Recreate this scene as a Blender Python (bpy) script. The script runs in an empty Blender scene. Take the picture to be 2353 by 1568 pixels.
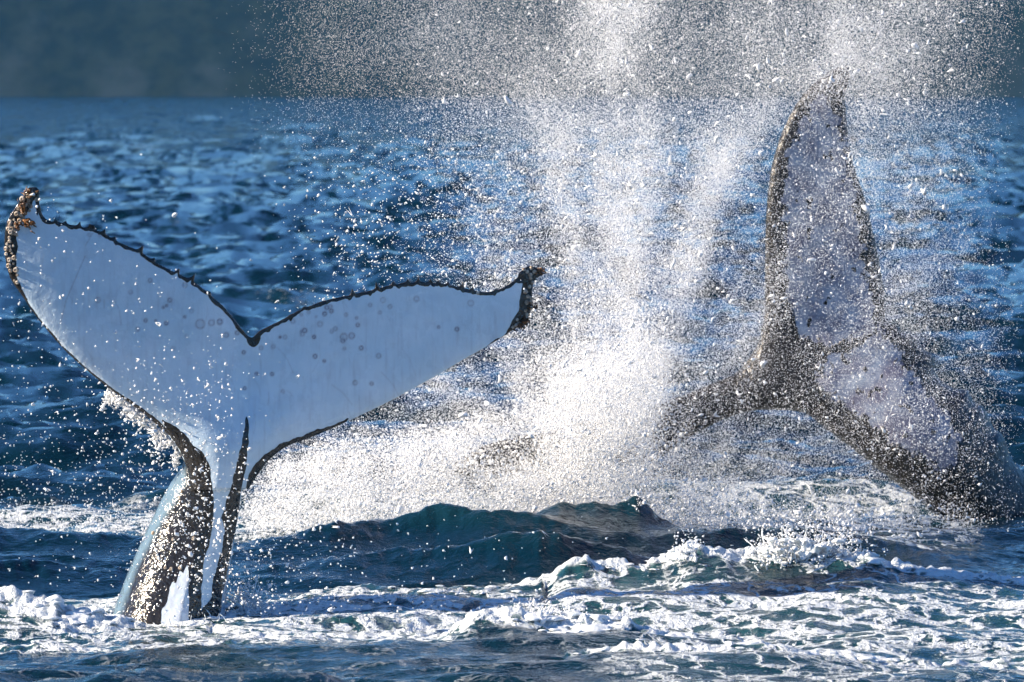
import bpy, math, random
import numpy as np
from mathutils import Vector, Matrix, geometry
from mathutils.bvhtree import BVHTree

random.seed(7)
rng = np.random.default_rng(11)
scene = bpy.context.scene
col = scene.collection

# ------------------------------------------------------------------ camera
LENS, CAM_H, PITCH = 197.0, 4.28, math.radians(2.66)
cam_d = bpy.data.cameras.new('camera')
cam_d.lens = LENS
cam_d.sensor_width = 36.0
cam_d.clip_start, cam_d.clip_end = 0.5, 9000.0
cam_d.dof.use_dof = True
cam_d.dof.focus_distance = 46.0
cam_d.dof.aperture_fstop = 5.0
cam = bpy.data.objects.new('camera', cam_d)
cam.location = (0, 0, CAM_H)
cam.rotation_euler = (math.radians(90) - PITCH, 0, 0)
col.objects.link(cam)
scene.camera = cam

# ------------------------------------------------------------------ sky and sun
SUN_EL, SUN_BACK = math.radians(25), math.radians(-10)      # the sun stands left, a touch on our side of the whales
sun_dir = Vector((-math.cos(SUN_BACK) * math.cos(SUN_EL), math.sin(SUN_BACK) * math.cos(SUN_EL), math.sin(SUN_EL)))
world = bpy.data.worlds.new('World')
scene.world = world
world.use_nodes = True
wn = world.node_tree
sky = wn.nodes.new('ShaderNodeTexSky')
sky.sky_type = 'NISHITA'
sky.sun_disc = False
sky.sun_elevation = SUN_EL
sky.sun_rotation = math.atan2(sun_dir.x, sun_dir.y)
sky.altitude = 0
sky.air_density, sky.dust_density, sky.ozone_density = 1.0, 0.0, 10.0
wn.links.new(sky.outputs[0], wn.nodes['Background'].inputs[0])
wn.nodes['Background'].inputs[1].default_value = 0.074
sun_l = bpy.data.lights.new('sun', 'SUN')
sun_l.energy = 5.0
sun_l.angle = math.radians(0.53)
sun_l.color = (1.0, 0.85, 0.66)
sun_o = bpy.data.objects.new('sun', sun_l)
sun_o.rotation_euler = (-sun_dir).to_track_quat('-Z', 'Y').to_euler()
sun_o.location = (-40, 50, 40)
col.objects.link(sun_o)
vs = scene.view_settings
vs.view_transform, vs.look, vs.exposure, vs.gamma = 'Standard', 'None', 1.2, 1.0
cy = scene.cycles
cy.max_bounces, cy.diffuse_bounces, cy.glossy_bounces = 4, 2, 2
cy.transmission_bounces, cy.volume_bounces, cy.transparent_max_bounces = 3, 0, 10
cy.caustics_reflective = cy.caustics_refractive = False
cy.sample_clamp_indirect = 4.0
cy.use_adaptive_sampling, cy.adaptive_threshold = True, 0.05

# ------------------------------------------------------------------ helpers
F = LENS / 36.0 * 2353.0                    # focal length in plan units; the plan is drawn on a 2353 x 1568 sheet
CP, SP = math.cos(PITCH), math.sin(PITCH)


def at(px, py, D):
    """Point of the plan sheet standing at distance D (metres along +Y)."""
    px, py, D = np.asarray(px, float), np.asarray(py, float), np.asarray(D, float)
    u, v = (px - 1176.5) / F, -(py - 784.0) / F
    ry = CP + SP * v
    rz = -SP + CP * v
    k = D / ry
    return np.stack(np.broadcast_arrays(u * k, D, CAM_H + rz * k), -1)


def plan(x, y, z):
    """Inverse of at()."""
    dz = z - CAM_H
    depth = y * CP - dz * SP
    up = y * SP + dz * CP
    return 1176.5 + F * x / depth, 784.0 - F * up / depth


def sm(a, b, x):
    t = np.clip((np.asarray(x, float) - a) / (b - a), 0, 1)
    return t * t * (3 - 2 * t)


PERM = rng.integers(0, 1 << 30, 4096)


def _hash(ix, iy, seed):
    return PERM[(ix * 1619 + iy * 31337 + seed * 6971 + (ix * iy) % 977) & 4095]


def perlin(x, y, seed=0):
    x, y = np.asarray(x, float), np.asarray(y, float)
    ix, iy = np.floor(x).astype(np.int64), np.floor(y).astype(np.int64)
    fx, fy = x - ix, y - iy

    def g(dx, dy):
        a = (_hash(ix + dx, iy + dy, seed) & 1023) * (2 * math.pi / 1024)
        return np.cos(a) * (fx - dx) + np.sin(a) * (fy - dy)
    ux, uy = fx * fx * fx * (fx * (fx * 6 - 15) + 10), fy * fy * fy * (fy * (fy * 6 - 15) + 10)
    a = g(0, 0) * (1 - ux) + g(1, 0) * ux
    b = g(0, 1) * (1 - ux) + g(1, 1) * ux
    return (a * (1 - uy) + b * uy) * 1.42


def fbm(x, y, oct=4, seed=0, gain=0.5, lac=2.03):
    s, a, n = 0.0, 1.0, 0.0
    for i in range(oct):
        s = s + a * perlin(x, y, seed + i)
        n += a
        a *= gain
        x, y = x * lac + 17.3, y * lac - 9.1
    return s / n


def new_mesh(name, verts, faces=None, mats=(), smooth=True):
    """faces: (n,3) or (n,4) int array."""
    me = bpy.data.meshes.new(name)
    verts = np.asarray(verts, np.float32)
    me.vertices.add(len(verts))
    me.vertices.foreach_set('co', verts.ravel())
    if faces is not None and len(faces):
        faces = np.asarray(faces, np.int32)
        k = faces.shape[1]
        me.loops.add(faces.size)
        me.loops.foreach_set('vertex_index', faces.ravel())
        me.polygons.add(len(faces))
        me.polygons.foreach_set('loop_start', np.arange(0, faces.size, k, dtype=np.int32))
        if smooth:
            me.polygons.foreach_set('use_smooth', np.ones(len(faces), bool))
    for m in mats:
        me.materials.append(m)
    me.update(calc_edges=True)
    return me


def fattr(me, name, vals):
    a = me.attributes.new(name, 'FLOAT', 'POINT')
    a.data.foreach_set('value', np.asarray(vals, np.float32))


def link(name, me, parent=None):
    o = bpy.data.objects.new(name, me)
    col.objects.link(o)
    o.parent = parent
    return o


def tag(o, label, cat=None, kind=None, group=None):
    o['label'] = label
    if cat:
        o['category'] = cat
    if kind:
        o['kind'] = kind
    if group:
        o['group'] = group
    return o


class NT:
    """Small node-tree helper."""
    def __init__(self, name):
        self.m = bpy.data.materials.new(name)
        self.m.use_nodes = True
        self.t = self.m.node_tree
        self.b = self.t.nodes['Principled BSDF']
        self.out = self.t.nodes['Material Output']

    def n(self, typ, ins=None, **kw):
        nd = self.t.nodes.new(typ)
        for k, v in kw.items():
            setattr(nd, k, v)
        for k, v in (ins or {}).items():
            if isinstance(v, bpy.types.NodeSocket):
                self.t.links.new(v, nd.inputs[k])
            else:
                nd.inputs[k].default_value = v
        return nd

    def l(self, a, b):
        self.t.links.new(a, b)

    def math(self, op, a, b=0.0, c=0.0, clamp=False):
        return self.n('ShaderNodeMath', {0: a, 1: b, 2: c}, operation=op, use_clamp=clamp).outputs[0]

    def attr(self, name):
        return self.n('ShaderNodeAttribute', attribute_name=name).outputs['Fac']

    def mapr(self, v, a, b, c=0.0, d=1.0, smooth=True):
        return self.n('ShaderNodeMapRange', {0: v, 1: a, 2: b, 3: c, 4: d},
                      interpolation_type='SMOOTHSTEP' if smooth else 'LINEAR').outputs[0]

    def mix(self, f, a, b):
        nd = self.n('ShaderNodeMix', data_type='RGBA')
        for i, v in ((0, f), (6, a), (7, b)):
            if isinstance(v, bpy.types.NodeSocket):
                self.l(v, nd.inputs[i])
            else:
                nd.inputs[i].default_value = v if i == 0 else (*v, 1.0)
        return nd.outputs[2]

    def noise(self, vec, scale, detail=4.0, rough=0.55, dist=0.0):
        return self.n('ShaderNodeTexNoise', {'Vector': vec, 'Scale': scale, 'Detail': detail, 'Roughness': rough,
                                             'Distortion': dist}).outputs['Fac']


# ------------------------------------------------------------------ materials
def mat_water():
    k = NT('sea_water')
    geo = k.n('ShaderNodeNewGeometry').outputs['Position']
    foam, air_glow = k.attr('foam'), k.attr('aerated_glow')
    stretch = k.n('ShaderNodeVectorMath', {0: geo, 1: (0.85, 0.80, 1.0)}, operation='MULTIPLY').outputs[0]
    warp = k.n('ShaderNodeTexNoise', {'Vector': stretch, 'Scale': 1.1, 'Detail': 3.0}).outputs['Color']
    wv = k.n('ShaderNodeVectorMath', {0: warp, 1: (0.45, 0.45, 0.45)}, operation='MULTIPLY').outputs[0]
    sv = k.n('ShaderNodeVectorMath', {0: stretch, 1: wv}, operation='ADD').outputs[0]
    n1 = k.noise(sv, 3.4, 5.0, 0.64, 0.2)
    ridge = k.math('ABSOLUTE', k.math('SUBTRACT', n1, 0.5))          # thin veins where the noise crosses its middle
    vein = k.mapr(ridge, 0.0, 0.10, 1.0, 0.0)
    n2 = k.noise(sv, 6.5, 4.0, 0.65)
    pat = k.math('ADD', k.math('MULTIPLY', vein, 0.62), k.math('MULTIPLY', n2, 0.62))
    thr = k.math('SUBTRACT', 1.12, k.math('MULTIPLY', foam, 1.05))
    lo = k.math('SUBTRACT', thr, 0.24)
    hi = k.math('ADD', thr, 0.24)
    mr = k.n('ShaderNodeMapRange', {0: pat, 1: lo, 2: hi, 3: 0.0, 4: 1.0}, interpolation_type='SMOOTHSTEP').outputs[0]
    fm = k.math('MULTIPLY', mr, k.mapr(foam, 0.02, 0.12))
    deep = k.mix(air_glow, (0.001, 0.013, 0.024), (0.030, 0.120, 0.130))  # teal covers aerated water and painted light through the crests
    colr = k.mix(fm, deep, (0.70, 0.75, 0.78))
    k.l(colr, k.b.inputs['Base Color'])
    yy = k.n('ShaderNodeSeparateXYZ', {0: geo}).outputs[1]
    ruffle = k.mapr(yy, 60.0, 600.0, 0.045, 0.12, False)             # cat's-paws: small ripples roughen the open water
    k.l(k.math('ADD', ruffle, k.math('MULTIPLY', fm, 0.5)), k.b.inputs['Roughness'])
    k.b.inputs['IOR'].default_value = 1.333
    # ripples and foam grain
    r0 = k.noise(stretch, 0.45, 3.0, 0.6)
    r1 = k.noise(stretch, 4.0, 4.0, 0.6, 0.4)
    r2 = k.noise(stretch, 22.0, 3.0, 0.55)
    hgt = k.math('ADD', k.math('MULTIPLY', r1, 0.050), k.math('MULTIPLY', r2, 0.010))
    hgt = k.math('ADD', hgt, k.math('MULTIPLY', r0, 0.22))
    grain = k.noise(geo, 26.0, 3.0, 0.7)
    hgt = k.math('ADD', hgt, k.math('MULTIPLY', k.math('MULTIPLY', grain, fm), 0.045))
    bp = k.n('ShaderNodeBump', {'Height': hgt, 'Strength': 0.85, 'Distance': 1.0})
    # slopes of the open sea: wind waves seen from far off lie in long streaks
    tilt = None
    for sc, wgt in (((2.6, 1.1, 1.0), 1.0), ((1.4, 0.20, 1.0), 1.2), ((0.8, 0.04, 1.0), 1.0)):
        v = k.n('ShaderNodeVectorMath', {0: geo, 1: sc}, operation='MULTIPLY').outputs[0]
        cc = k.n('ShaderNodeTexNoise', {'Vector': v, 'Scale': 1.0, 'Detail': 2.0, 'Roughness': 0.55}).outputs['Color']
        cc = k.n('ShaderNodeVectorMath', {0: cc, 1: (0.5, 0.5, 0.5)}, operation='SUBTRACT').outputs[0]
        cc = k.n('ShaderNodeVectorMath', {0: cc, 1: (0.6 * wgt, 1.0 * wgt, 0.0)}, operation='MULTIPLY').outputs[0]
        tilt = cc if tilt is None else k.n('ShaderNodeVectorMath', {0: tilt, 1: cc}, operation='ADD').outputs[0]
    far = k.mapr(yy, 53.0, 100.0, 0.0, 1.5, False)
    tl = k.n('ShaderNodeVectorMath', {0: tilt, 'Scale': far}, operation='SCALE').outputs[0]
    nn = k.n('ShaderNodeVectorMath', {0: bp.outputs[0], 1: tl}, operation='ADD').outputs[0]
    nn = k.n('ShaderNodeVectorMath', {0: nn}, operation='NORMALIZE').outputs[0]
    k.l(nn, k.b.inputs['Normal'])
    return k.m


def mat_simple(name, c, rough=0.5, spec=0.5):
    k = NT(name)
    k.b.inputs['Base Color'].default_value = (*c, 1)
    k.b.inputs['Roughness'].default_value = rough
    k.b.inputs['Specular IOR Level'].default_value = spec
    return k.m


def mat_foam():
    k = NT('foam_white')
    geo = k.n('ShaderNodeNewGeometry').outputs['Position']
    n = k.noise(geo, 14.0, 4.0)
    k.l(k.mix(k.mapr(n, 0.3, 0.7), (0.66, 0.73, 0.76), (0.78, 0.80, 0.82)), k.b.inputs['Base Color'])
    k.b.inputs['Roughness'].default_value = 0.42
    b = k.n('ShaderNodeBump', {'Height': k.noise(geo, 40.0, 3.0), 'Strength': 0.5, 'Distance': 0.02})
    k.l(b.outputs[0], k.b.inputs['Normal'])
    return k.m


def mat_skin(name, wet, relief):
    k = NT(name)
    dark, stain, film = k.attr('dark'), k.attr('stain'), k.attr('film')
    geo = k.n('ShaderNodeNewGeometry').outputs['Position']
    n = k.noise(geo, 2.2, 5.0)
    white = k.mix(k.mapr(n, 0.3, 0.7), (0.53, 0.67, 0.78), (0.66, 0.76, 0.85))
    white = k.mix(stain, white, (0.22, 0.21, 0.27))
    edge = k.mapr(k.math('ADD', dark, k.math('MULTIPLY', k.math('SUBTRACT', k.noise(geo, 28.0, 3.0), 0.5), 0.5)), 0.40, 0.60)
    blk = k.mix(k.noise(geo, 18.0, 4.0), (0.007, 0.007, 0.007), (0.034, 0.029, 0.024))
    c = k.mix(edge, white, blk)
    c = k.mix(k.math('MULTIPLY', film, 0.8), c, (0.16, 0.24, 0.30))
    k.l(c, k.b.inputs['Base Color'])
    k.l(k.mapr(edge, 0, 1, k.mapr(k.noise(geo, 3.5, 4.0, 0.6), 0.35, 0.65, 0.16, 0.38), wet), k.b.inputs['Roughness'])
    h = k.math('ADD', k.math('MULTIPLY', k.noise(geo, 9.0, 5.0, 0.6), 0.012),
               k.math('MULTIPLY', k.math('MULTIPLY', k.noise(geo, 15.0, 2.0, 0.6, 0.6), edge), relief))
    b = k.n('ShaderNodeBump', {'Height': h, 'Strength': 0.9, 'Distance': 1.0})
    k.l(b.outputs[0], k.b.inputs['Normal'])
    return k.m


def mat_hill():
    k = NT('hillside_bush')
    geo = k.n('ShaderNodeNewGeometry').outputs['Position']
    a = k.noise(geo, 0.035, 6.0, 0.6)
    b = k.noise(geo, 0.16, 5.0, 0.6)
    c = k.mix(k.mapr(b, 0.35, 0.65), (0.005, 0.010, 0.008), (0.014, 0.021, 0.014))
    c = k.mix(k.mapr(a, 0.48, 0.66), c, (0.026, 0.036, 0.036))
    k.l(c, k.b.inputs['Base Color'])
    k.b.inputs['Roughness'].default_value = 0.95
    k.b.inputs['Specular IOR Level'].default_value = 0.1
    return k.m


M_WATER, M_FOAM, M_HILL = mat_water(), mat_foam(), mat_hill()
M_SKIN, M_SKIN_FAR = mat_skin('whale_skin_wet', 0.12, 0.022), mat_skin('whale_skin_far', 0.38, 0.03)


def mat_drop(name, rough, clear):
    """Water drops: part of the light goes straight through them."""
    k = NT(name)
    k.b.inputs['Base Color'].default_value = (0.93, 0.94, 0.95, 1)
    k.b.inputs['Roughness'].default_value = rough
    tr = k.n('ShaderNodeBsdfTransparent')
    mx = k.n('ShaderNodeMixShader', {0: clear})
    k.l(k.b.outputs[0], mx.inputs[1])
    k.l(tr.outputs[0], mx.inputs[2])
    k.l(mx.outputs[0], k.out.inputs['Surface'])
    return k.m


M_DROP, M_MIST, M_BEAD = mat_drop('spray_water', 0.3, 0.36), mat_drop('mist_water', 0.6, 0.35), mat_drop('bead_water', 0.2, 0.12)


def mat_barnacle():
    k = NT('barnacle_shell')
    geo = k.n('ShaderNodeNewGeometry').outputs['Position']
    c = k.mix(k.mapr(k.noise(geo, 30.0, 3.0), 0.35, 0.65), (0.24, 0.17, 0.11), (0.55, 0.48, 0.40))
    k.l(c, k.b.inputs['Base Color'])
    k.b.inputs['Roughness'].default_value = 0.45
    return k.m


def mat_weed():
    k = NT('seaweed_brown')
    geo = k.n('ShaderNodeNewGeometry').outputs['Position']
    c = k.mix(k.mapr(k.noise(geo, 25.0, 3.0), 0.35, 0.65), (0.030, 0.014, 0.006), (0.20, 0.085, 0.022))
    k.l(c, k.b.inputs['Base Color'])
    k.b.inputs['Roughness'].default_value = 0.35
    return k.m


M_BARN, M_WEED = mat_barnacle(), mat_weed()

# ------------------------------------------------------------------ sea
# crest lines of the nearer waves: plan points of the crest and the distance at which the wave stands
def crest(points, D):
    p = np.array(points, float)
    w = at(p[:, 0], p[:, 1], D)
    return w[:, 0], w[:, 2]


RIDGES = []


def ridge(points, D, front, back, foam, bend=0.0, detail=0.4):
    x, z = crest(points, D)
    RIDGES.append((x, z, D, front, back, foam, bend, detail))


ridge([(-500, 1235), (-200, 1215), (0, 1213), (100, 1222), (200, 1230), (330, 1236), (450, 1245), (560, 1250), (650, 1226), (760, 1202),
       (900, 1197), (980, 1172), (1030, 1158), (1100, 1166), (1160, 1170), (1230, 1182), (1300, 1200), (1400, 1212),
       (1500, 1222), (1560, 1212), (1640, 1216), (1780, 1226), (1830, 1218), (1960, 1236), (2060, 1246),
       (2160, 1272), (2240, 1298), (2353, 1312), (2600, 1330)], 50.0, 0.55, 1.3, 0.0, 0.45)
ridge([(1130, 1200), (1200, 1182), (1250, 1164), (1285, 1146), (1320, 1160), (1360, 1152), (1400, 1166), (1440, 1156), (1465, 1136), (1490, 1148), (1520, 1170),
       (1560, 1196), (1620, 1225)], 50.7, 0.40, 0.6, 0.0, 0.2, 0.3)
ridge([(470, 1318), (560, 1300), (700, 1294), (800, 1280), (900, 1268), (1000, 1262), (1090, 1246), (1170, 1220), (1240, 1214), (1330, 1236), (1430, 1262),
       (1540, 1288), (1640, 1320)], 48.3, 0.42, 0.8, 0.0, 0.4, 0.3)
ridge([(-400, 1300), (-100, 1285), (60, 1282), (200, 1296), (330, 1310), (470, 1330)], 47.9, 0.42, 0.8, 0.0, 0.3, 0.4)
ridge([(1080, 1360), (1200, 1345), (1260, 1310), (1300, 1290), (1350, 1284), (1420, 1290), (1480, 1290), (1540, 1268), (1580, 1250),
       (1640, 1258), (1720, 1262), (1790, 1252), (1900, 1262), (1990, 1268), (2050, 1290), (2150, 1303), (2230, 1318),
       (2353, 1338), (2600, 1350)], 46.6, 0.80, 0.75, 1.0, 0.25, 0.6)
ridge([(-400, 1365), (-100, 1352), (0, 1350), (40, 1358), (110, 1368), (170, 1390), (240, 1412), (330, 1432), (480, 1440)], 44.2, 0.5, 0.6, 0.9, 0.12, 0.6)
ridge([(900, 1480), (1000, 1462), (1050, 1420), (1110, 1395), (1180, 1400), (1260, 1420), (1340, 1412), (1430, 1420), (1500, 1450),
       (1580, 1460), (1700, 1462)], 42.9, 0.45, 0.6, 1.0, 0.14, 0.7)
ridge([(1300, 1500), (1430, 1482), (1500, 1490), (1560, 1492), (1660, 1488), (1750, 1492), (1850, 1508), (1920, 1516), (2000, 1520),
       (2100, 1532), (2250, 1532), (2353, 1520), (2600, 1520)], 41.2, 0.30, 0.5, 0.95, 0.12, 0.5)
ridge([(600, 1372), (700, 1350), (860, 1345), (1000, 1352), (1150, 1345), (1250, 1352)], 46.0, 0.5, 0.6, 0.55, 0.18, 0.5)
ridge([(-300, 1490), (100, 1478), (300, 1482), (520, 1478), (800, 1475), (960, 1482), (1100, 1500)], 42.4, 0.45, 0.7, 0.55, 0.15, 0.5)

WAVES = []
r2 = random.Random(5)
for i in range(46):
    lam = 0.35 * (1.085 ** i)                       # 0.35 m .. 14 m
    th = math.radians(90) + r2.gauss(0, 0.42)
    amp = 0.0125 * lam ** 0.80 / (1 + (lam / 7.5) ** 2.2)
    WAVES.append((2 * math.pi / lam * math.cos(th), 2 * math.pi / lam * math.sin(th), amp, r2.uniform(0, 6.28), lam))


def sea_height(x, y, cell):
    h = np.zeros_like(x)
    for kx, ky, a, ph, lam in WAVES:
        at_ = np.clip(2.6 - 0.5 * cell / lam, 0, 1)
        s = np.sin(kx * x + ky * y + ph)
        h += a * at_ * (s + 0.28 * (1 - np.abs(s)) * 2 - 0.28)
    # short crested chop, stretched along x
    c = np.clip(2.5 - cell / 3.0, 0.35, 1)
    h += c * 0.16 * ((1 - np.abs(perlin(x / 2.6, y / 1.5, 40))) ** 2 - 0.45)
    c = np.clip(1.5 - cell / 0.7, 0, 1)
    h += c * 0.055 * ((1 - np.abs(perlin(x / 0.8 + 3, y / 0.5, 50))) ** 2 - 0.45)
    # open water: longer, lower trains the further out, so that the far sea keeps its texture
    for lx, ly, a, d0, d1, sd in ((3.5, 2.2, 0.16, 52, 190, 42), (6.0, 7.0, 0.34, 110, 420, 43), (12.0, 20.0, 0.8, 260, 900, 44), (24.0, 60.0, 1.5, 600, 1700, 45)):
        w = sm(d0, d0 * 1.5, y) * (1 - sm(d1 * 0.7, d1, y))
        h += w * a * 0.25 * ((1 - np.abs(perlin(x / lx, y / ly, sd))) ** 2 - 0.45) + w * a * 0.5 * perlin(x / lx * 2.7, y / ly * 1.9, sd + 5)
    return h


def sea_full(x, y, cell):
    base = sea_height(x, y, cell)
    h = base.copy()
    foam = np.zeros_like(x)
    wsum = np.zeros_like(x)
    add = np.full_like(x, -9.0)
    near = (y > 36) & (y < 60) & (np.abs(x) < 9)
    calm = sm(36.5, 40, y) * (1 - sm(53, 57, y))
    h = base * (1 - 0.55 * calm)
    xs, ys = x[near], y[near]
    hn, fn = h[near], np.zeros(near.sum())
    for cx, cz, D, fr, bk, fo, bend, det in RIDGES:
        Dx = D + bend * perlin(xs * 0.55, xs * 0 + D, 60) + 0.12 * perlin(xs * 2.1, xs * 0 + D, 61)
        d = ys - Dx
        z = np.interp(xs, cx, cz, left=-0.2, right=-0.2)
        z = z + 0.06 * fbm(xs * 2.3, ys * 1.4 + D, 4, 65, 0.6) + 0.018 * perlin(xs * 11, ys * 5 + D, 68)
        ends = sm(cx[0] - 0.3, cx[0] + 0.8, xs) * (1 - sm(cx[-1] - 0.8, cx[-1] + 0.3, xs))
        w = np.where(d < 0, np.exp(-(np.abs(d) / fr) ** 1.25), np.exp(-(np.abs(d) / bk) ** 1.3)) * ends
        w = np.clip(w, 0, 1)
        hn = hn * (1 - w * (1 - 0.45 * det)) + z * w
        if fo:
            top = np.exp(-(np.clip(d, -9, 9) / (0.22 if True else 1)) ** 2)
            fn = np.maximum(fn, fo * ends * np.maximum(top, (0.24 + 0.34 * sm(-0.2, 0.15, d)) * sm(-fr * 1.3, 0.1, d) * (1 - sm(bk * 0.7, bk * 1.5, d))))
    px, py = plan(xs, ys, np.zeros_like(xs))
    # broad foam areas, by place on the water
    edge = 40 * fbm(xs * 0.9, ys * 0.5, 3, 70)
    py_ = py + edge
    big = (0.78 - 0.12 * sm(1000, 1200, px)) * sm(1358, 1396, py_) * (1 - sm(1445, 1490, py_))
    big = np.maximum(big, 0.52 * sm(1360, 1400, py_) * (1 - 0.4 * sm(1520, 1580, py_)) * sm(1250, 1600, px))
    big = np.maximum(big, 0.11 * sm(1450, 1500, py_))
    streak = 0.75 + 0.5 * fbm(xs * 0.7, ys * 1.5, 3, 75)
    fn = np.maximum(fn, big * streak)
    # churned water under the splash, behind the dark wave
    back = 0.42 * np.exp(-((py - 1215) / 45) ** 2) * sm(-300, 0, px) * (1 - sm(2150, 2330, px))
    back = np.maximum(back, 0.42 * sm(1030, 1150, py) * (1 - sm(1270, 1300, py)) * sm(500, 800, px) * (1 - sm(2000, 2330, px)))
    fn = np.maximum(fn, back * (ys > 50.6 + 1.5 * sm(1080, 1180, px) * (1 - sm(1620, 1720, px))))
    # foam has body: lumps
    lump = np.abs(fbm(xs * 3.2, ys * 1.9, 4, 80)) + 0.6 * np.abs(perlin(xs * 9, ys * 5, 85))
    hn = hn + 0.10 * sm(0.35, 0.9, fn) * (lump - 0.12)
    h[near] = hn
    foam[near] = fn
    # far sea: a few whitecaps
    far = ~near
    foam[far] = 0.10 * sm(0.55, 0.8, perlin(x[far] * 0.15, y[far] * 0.05, 90))
    return h, foam


def build_sea():
    rows = list(np.arange(-60, 30, 6.0)) + list(np.arange(30, 38.6, 0.16)) + list(np.arange(38.6, 52.5, 0.037))
    D = rows[-1]
    while D < 2600:
        D += max(0.06, D * D / 27000.0)
        rows.append(D)
    rows = np.array(rows)
    fine = np.arange(-0.128, 0.12801, 0.00048)
    side = 0.128 + np.cumsum(0.0006 * 1.17 ** np.arange(40))
    ang = np.concatenate([-side[::-1], fine, side])
    R, A = np.meshgrid(rows, ang, indexing='ij')
    X = A * np.maximum(R, 36.0)
    Y = R
    cell = np.gradient(rows)[:, None] + 0 * X
    cellx = np.abs(np.gradient(ang))[None, :] * np.maximum(R, 36)
    cell = np.maximum(cell, cellx)
    h, foam = sea_full(X.ravel(), Y.ravel(), cell.ravel())
    n, m = R.shape
    idx = np.arange(n * m).reshape(n, m)
    f = np.stack([idx[:-1, :-1], idx[:-1, 1:], idx[1:, 1:], idx[1:, :-1]], -1).reshape(-1, 4)
    V = np.stack([X.ravel(), Y.ravel(), h], -1)
    me = new_mesh('sea', V, f, [M_WATER])
    fattr(me, 'foam', foam)
    air_glow = np.clip(foam * 0.75 + 0.10 * sm(0.2, 0.5, h) * (np.abs(Y.ravel() - 48) < 8), 0, 1)  # foam term is aerated water; height term paints light through near crests
    fattr(me, 'aerated_glow', air_glow)
    o = link('sea', me)
    o['kind'] = 'structure'
    return o


build_sea()


def sea_z(x, y):
    x, y = np.atleast_1d(np.asarray(x, float)), np.atleast_1d(np.asarray(y, float))
    return sea_full(x, y, np.full_like(x, 0.04))


# ------------------------------------------------------------------ far shore
def build_hill():
    xs = np.linspace(-900, 900, 240)
    ys = np.concatenate([np.linspace(1525, 1700, 70), np.linspace(1715, 2300, 20)])
    X, Y = np.meshgrid(xs, ys, indexing='xy')
    t = (Y - 1530) / 60
    Z = -2 + 105 * (1 - np.exp(-np.clip(t, 0, 99))) * (0.85 + 0.3 * fbm(X / 220, Y / 220, 3, 100))
    Z += sm(0, 0.5, t) * (9 * fbm(X / 60, Y / 60, 4, 105) + 3.5 * np.abs(fbm(X / 13, Y / 13, 2, 110)))
    n, m = X.shape
    idx = np.arange(n * m).reshape(n, m)
    f = np.stack([idx[:-1, :-1], idx[:-1, 1:], idx[1:, 1:], idx[1:, :-1]], -1).reshape(-1, 4)
    me = new_mesh('hillside', np.stack([X.ravel(), Y.ravel(), Z.ravel()], -1), f, [M_HILL])
    o = link('hillside', me)
    o['kind'] = 'structure'


build_hill()


# ------------------------------------------------------------------ air between here and the far shore
def build_haze():
    lo, hi = (-5600.0, -75.0, -5.0), (5600.0, 2750.0, 160.0)
    V = [(x, y, z) for x in (lo[0], hi[0]) for y in (lo[1], hi[1]) for z in (lo[2], hi[2])]
    f = [(0, 1, 3, 2), (4, 6, 7, 5), (0, 4, 5, 1), (2, 3, 7, 6), (0, 2, 6, 4), (1, 5, 7, 3)]
    m = bpy.data.materials.new('haze_air')
    m.use_nodes = True
    t = m.node_tree
    t.nodes.remove(t.nodes['Principled BSDF'])
    pv = t.nodes.new('ShaderNodeVolumePrincipled')
    pv.inputs['Color'].default_value = (0.10, 0.48, 1.0, 1)
    pv.inputs['Density'].default_value = 0.000065
    t.links.new(pv.outputs[0], t.nodes['Material Output'].inputs['Volume'])
    o = link('haze', new_mesh('haze', V, np.array(f), [m], smooth=False))
    tag(o, 'thin bluish sea haze between the water and the far shore', 'haze', 'stuff')


build_haze()


# ------------------------------------------------------------------ whales
def resample(pts, step, closed=False):
    p = np.array(pts, float)
    if closed:
        p = np.vstack([p, p[:1]])
    # centripetal-free smooth: Catmull-Rom
    out = []
    n = len(p)
    for i in range(n - 1):
        p0 = p[i - 1] if i else (p[-2] if closed else p[0])
        p3 = p[i + 2] if i + 2 < n else (p[1] if closed else p[-1])
        p1, p2 = p[i], p[i + 1]
        k = max(1, int(np.linalg.norm(p2 - p1) / step))
        t = (np.arange(k) / k)[:, None]
        out.append(0.5 * ((2 * p1) + (-p0 + p2) * t + (2 * p0 - 5 * p1 + 4 * p2 - p3) * t ** 2 + (-p0 + 3 * p1 - 3 * p2 + p3) * t ** 3))
    out = np.vstack(out)
    return out if closed else np.vstack([out, p[-1:]])


def seg_dist(P, line, closed=False):
    a = np.asarray(line, np.float32)
    b = np.roll(a, -1, 0)
    if not closed:
        a, b = a[:-1], b[:-1]
    x, y = np.ascontiguousarray(P[:, 0], np.float32), np.ascontiguousarray(P[:, 1], np.float32)
    best = np.full(len(P), 1e12, np.float32)
    for i in range(len(a)):
        dx, dy = b[i] - a[i]
        L = max(dx * dx + dy * dy, np.float32(1e-9))
        ux, uy = x - a[i, 0], y - a[i, 1]
        t = np.clip((ux * dx + uy * dy) * (np.float32(1) / L), 0, 1)
        ux -= t * dx
        uy -= t * dy
        np.minimum(best, ux * ux + uy * uy, out=best)
    return np.sqrt(best).astype(float)


def inside(P, poly):
    x, y = P[:, 0], P[:, 1]
    p = np.asarray(poly, float)
    c = np.zeros(len(P), bool)
    j = len(p) - 1
    for i in range(len(p)):
        xi, yi, xj, yj = p[i, 0], p[i, 1], p[j, 0], p[j, 1]
        if yi != yj:
            c ^= ((yi > y) != (yj > y)) & (x < (xj - xi) * (y - yi) / (yj - yi) + xi)
        j = i
    return c


def signed(P, poly):
    d = seg_dist(P, poly, True)
    return np.where(inside(P, poly), d, -d)


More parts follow.
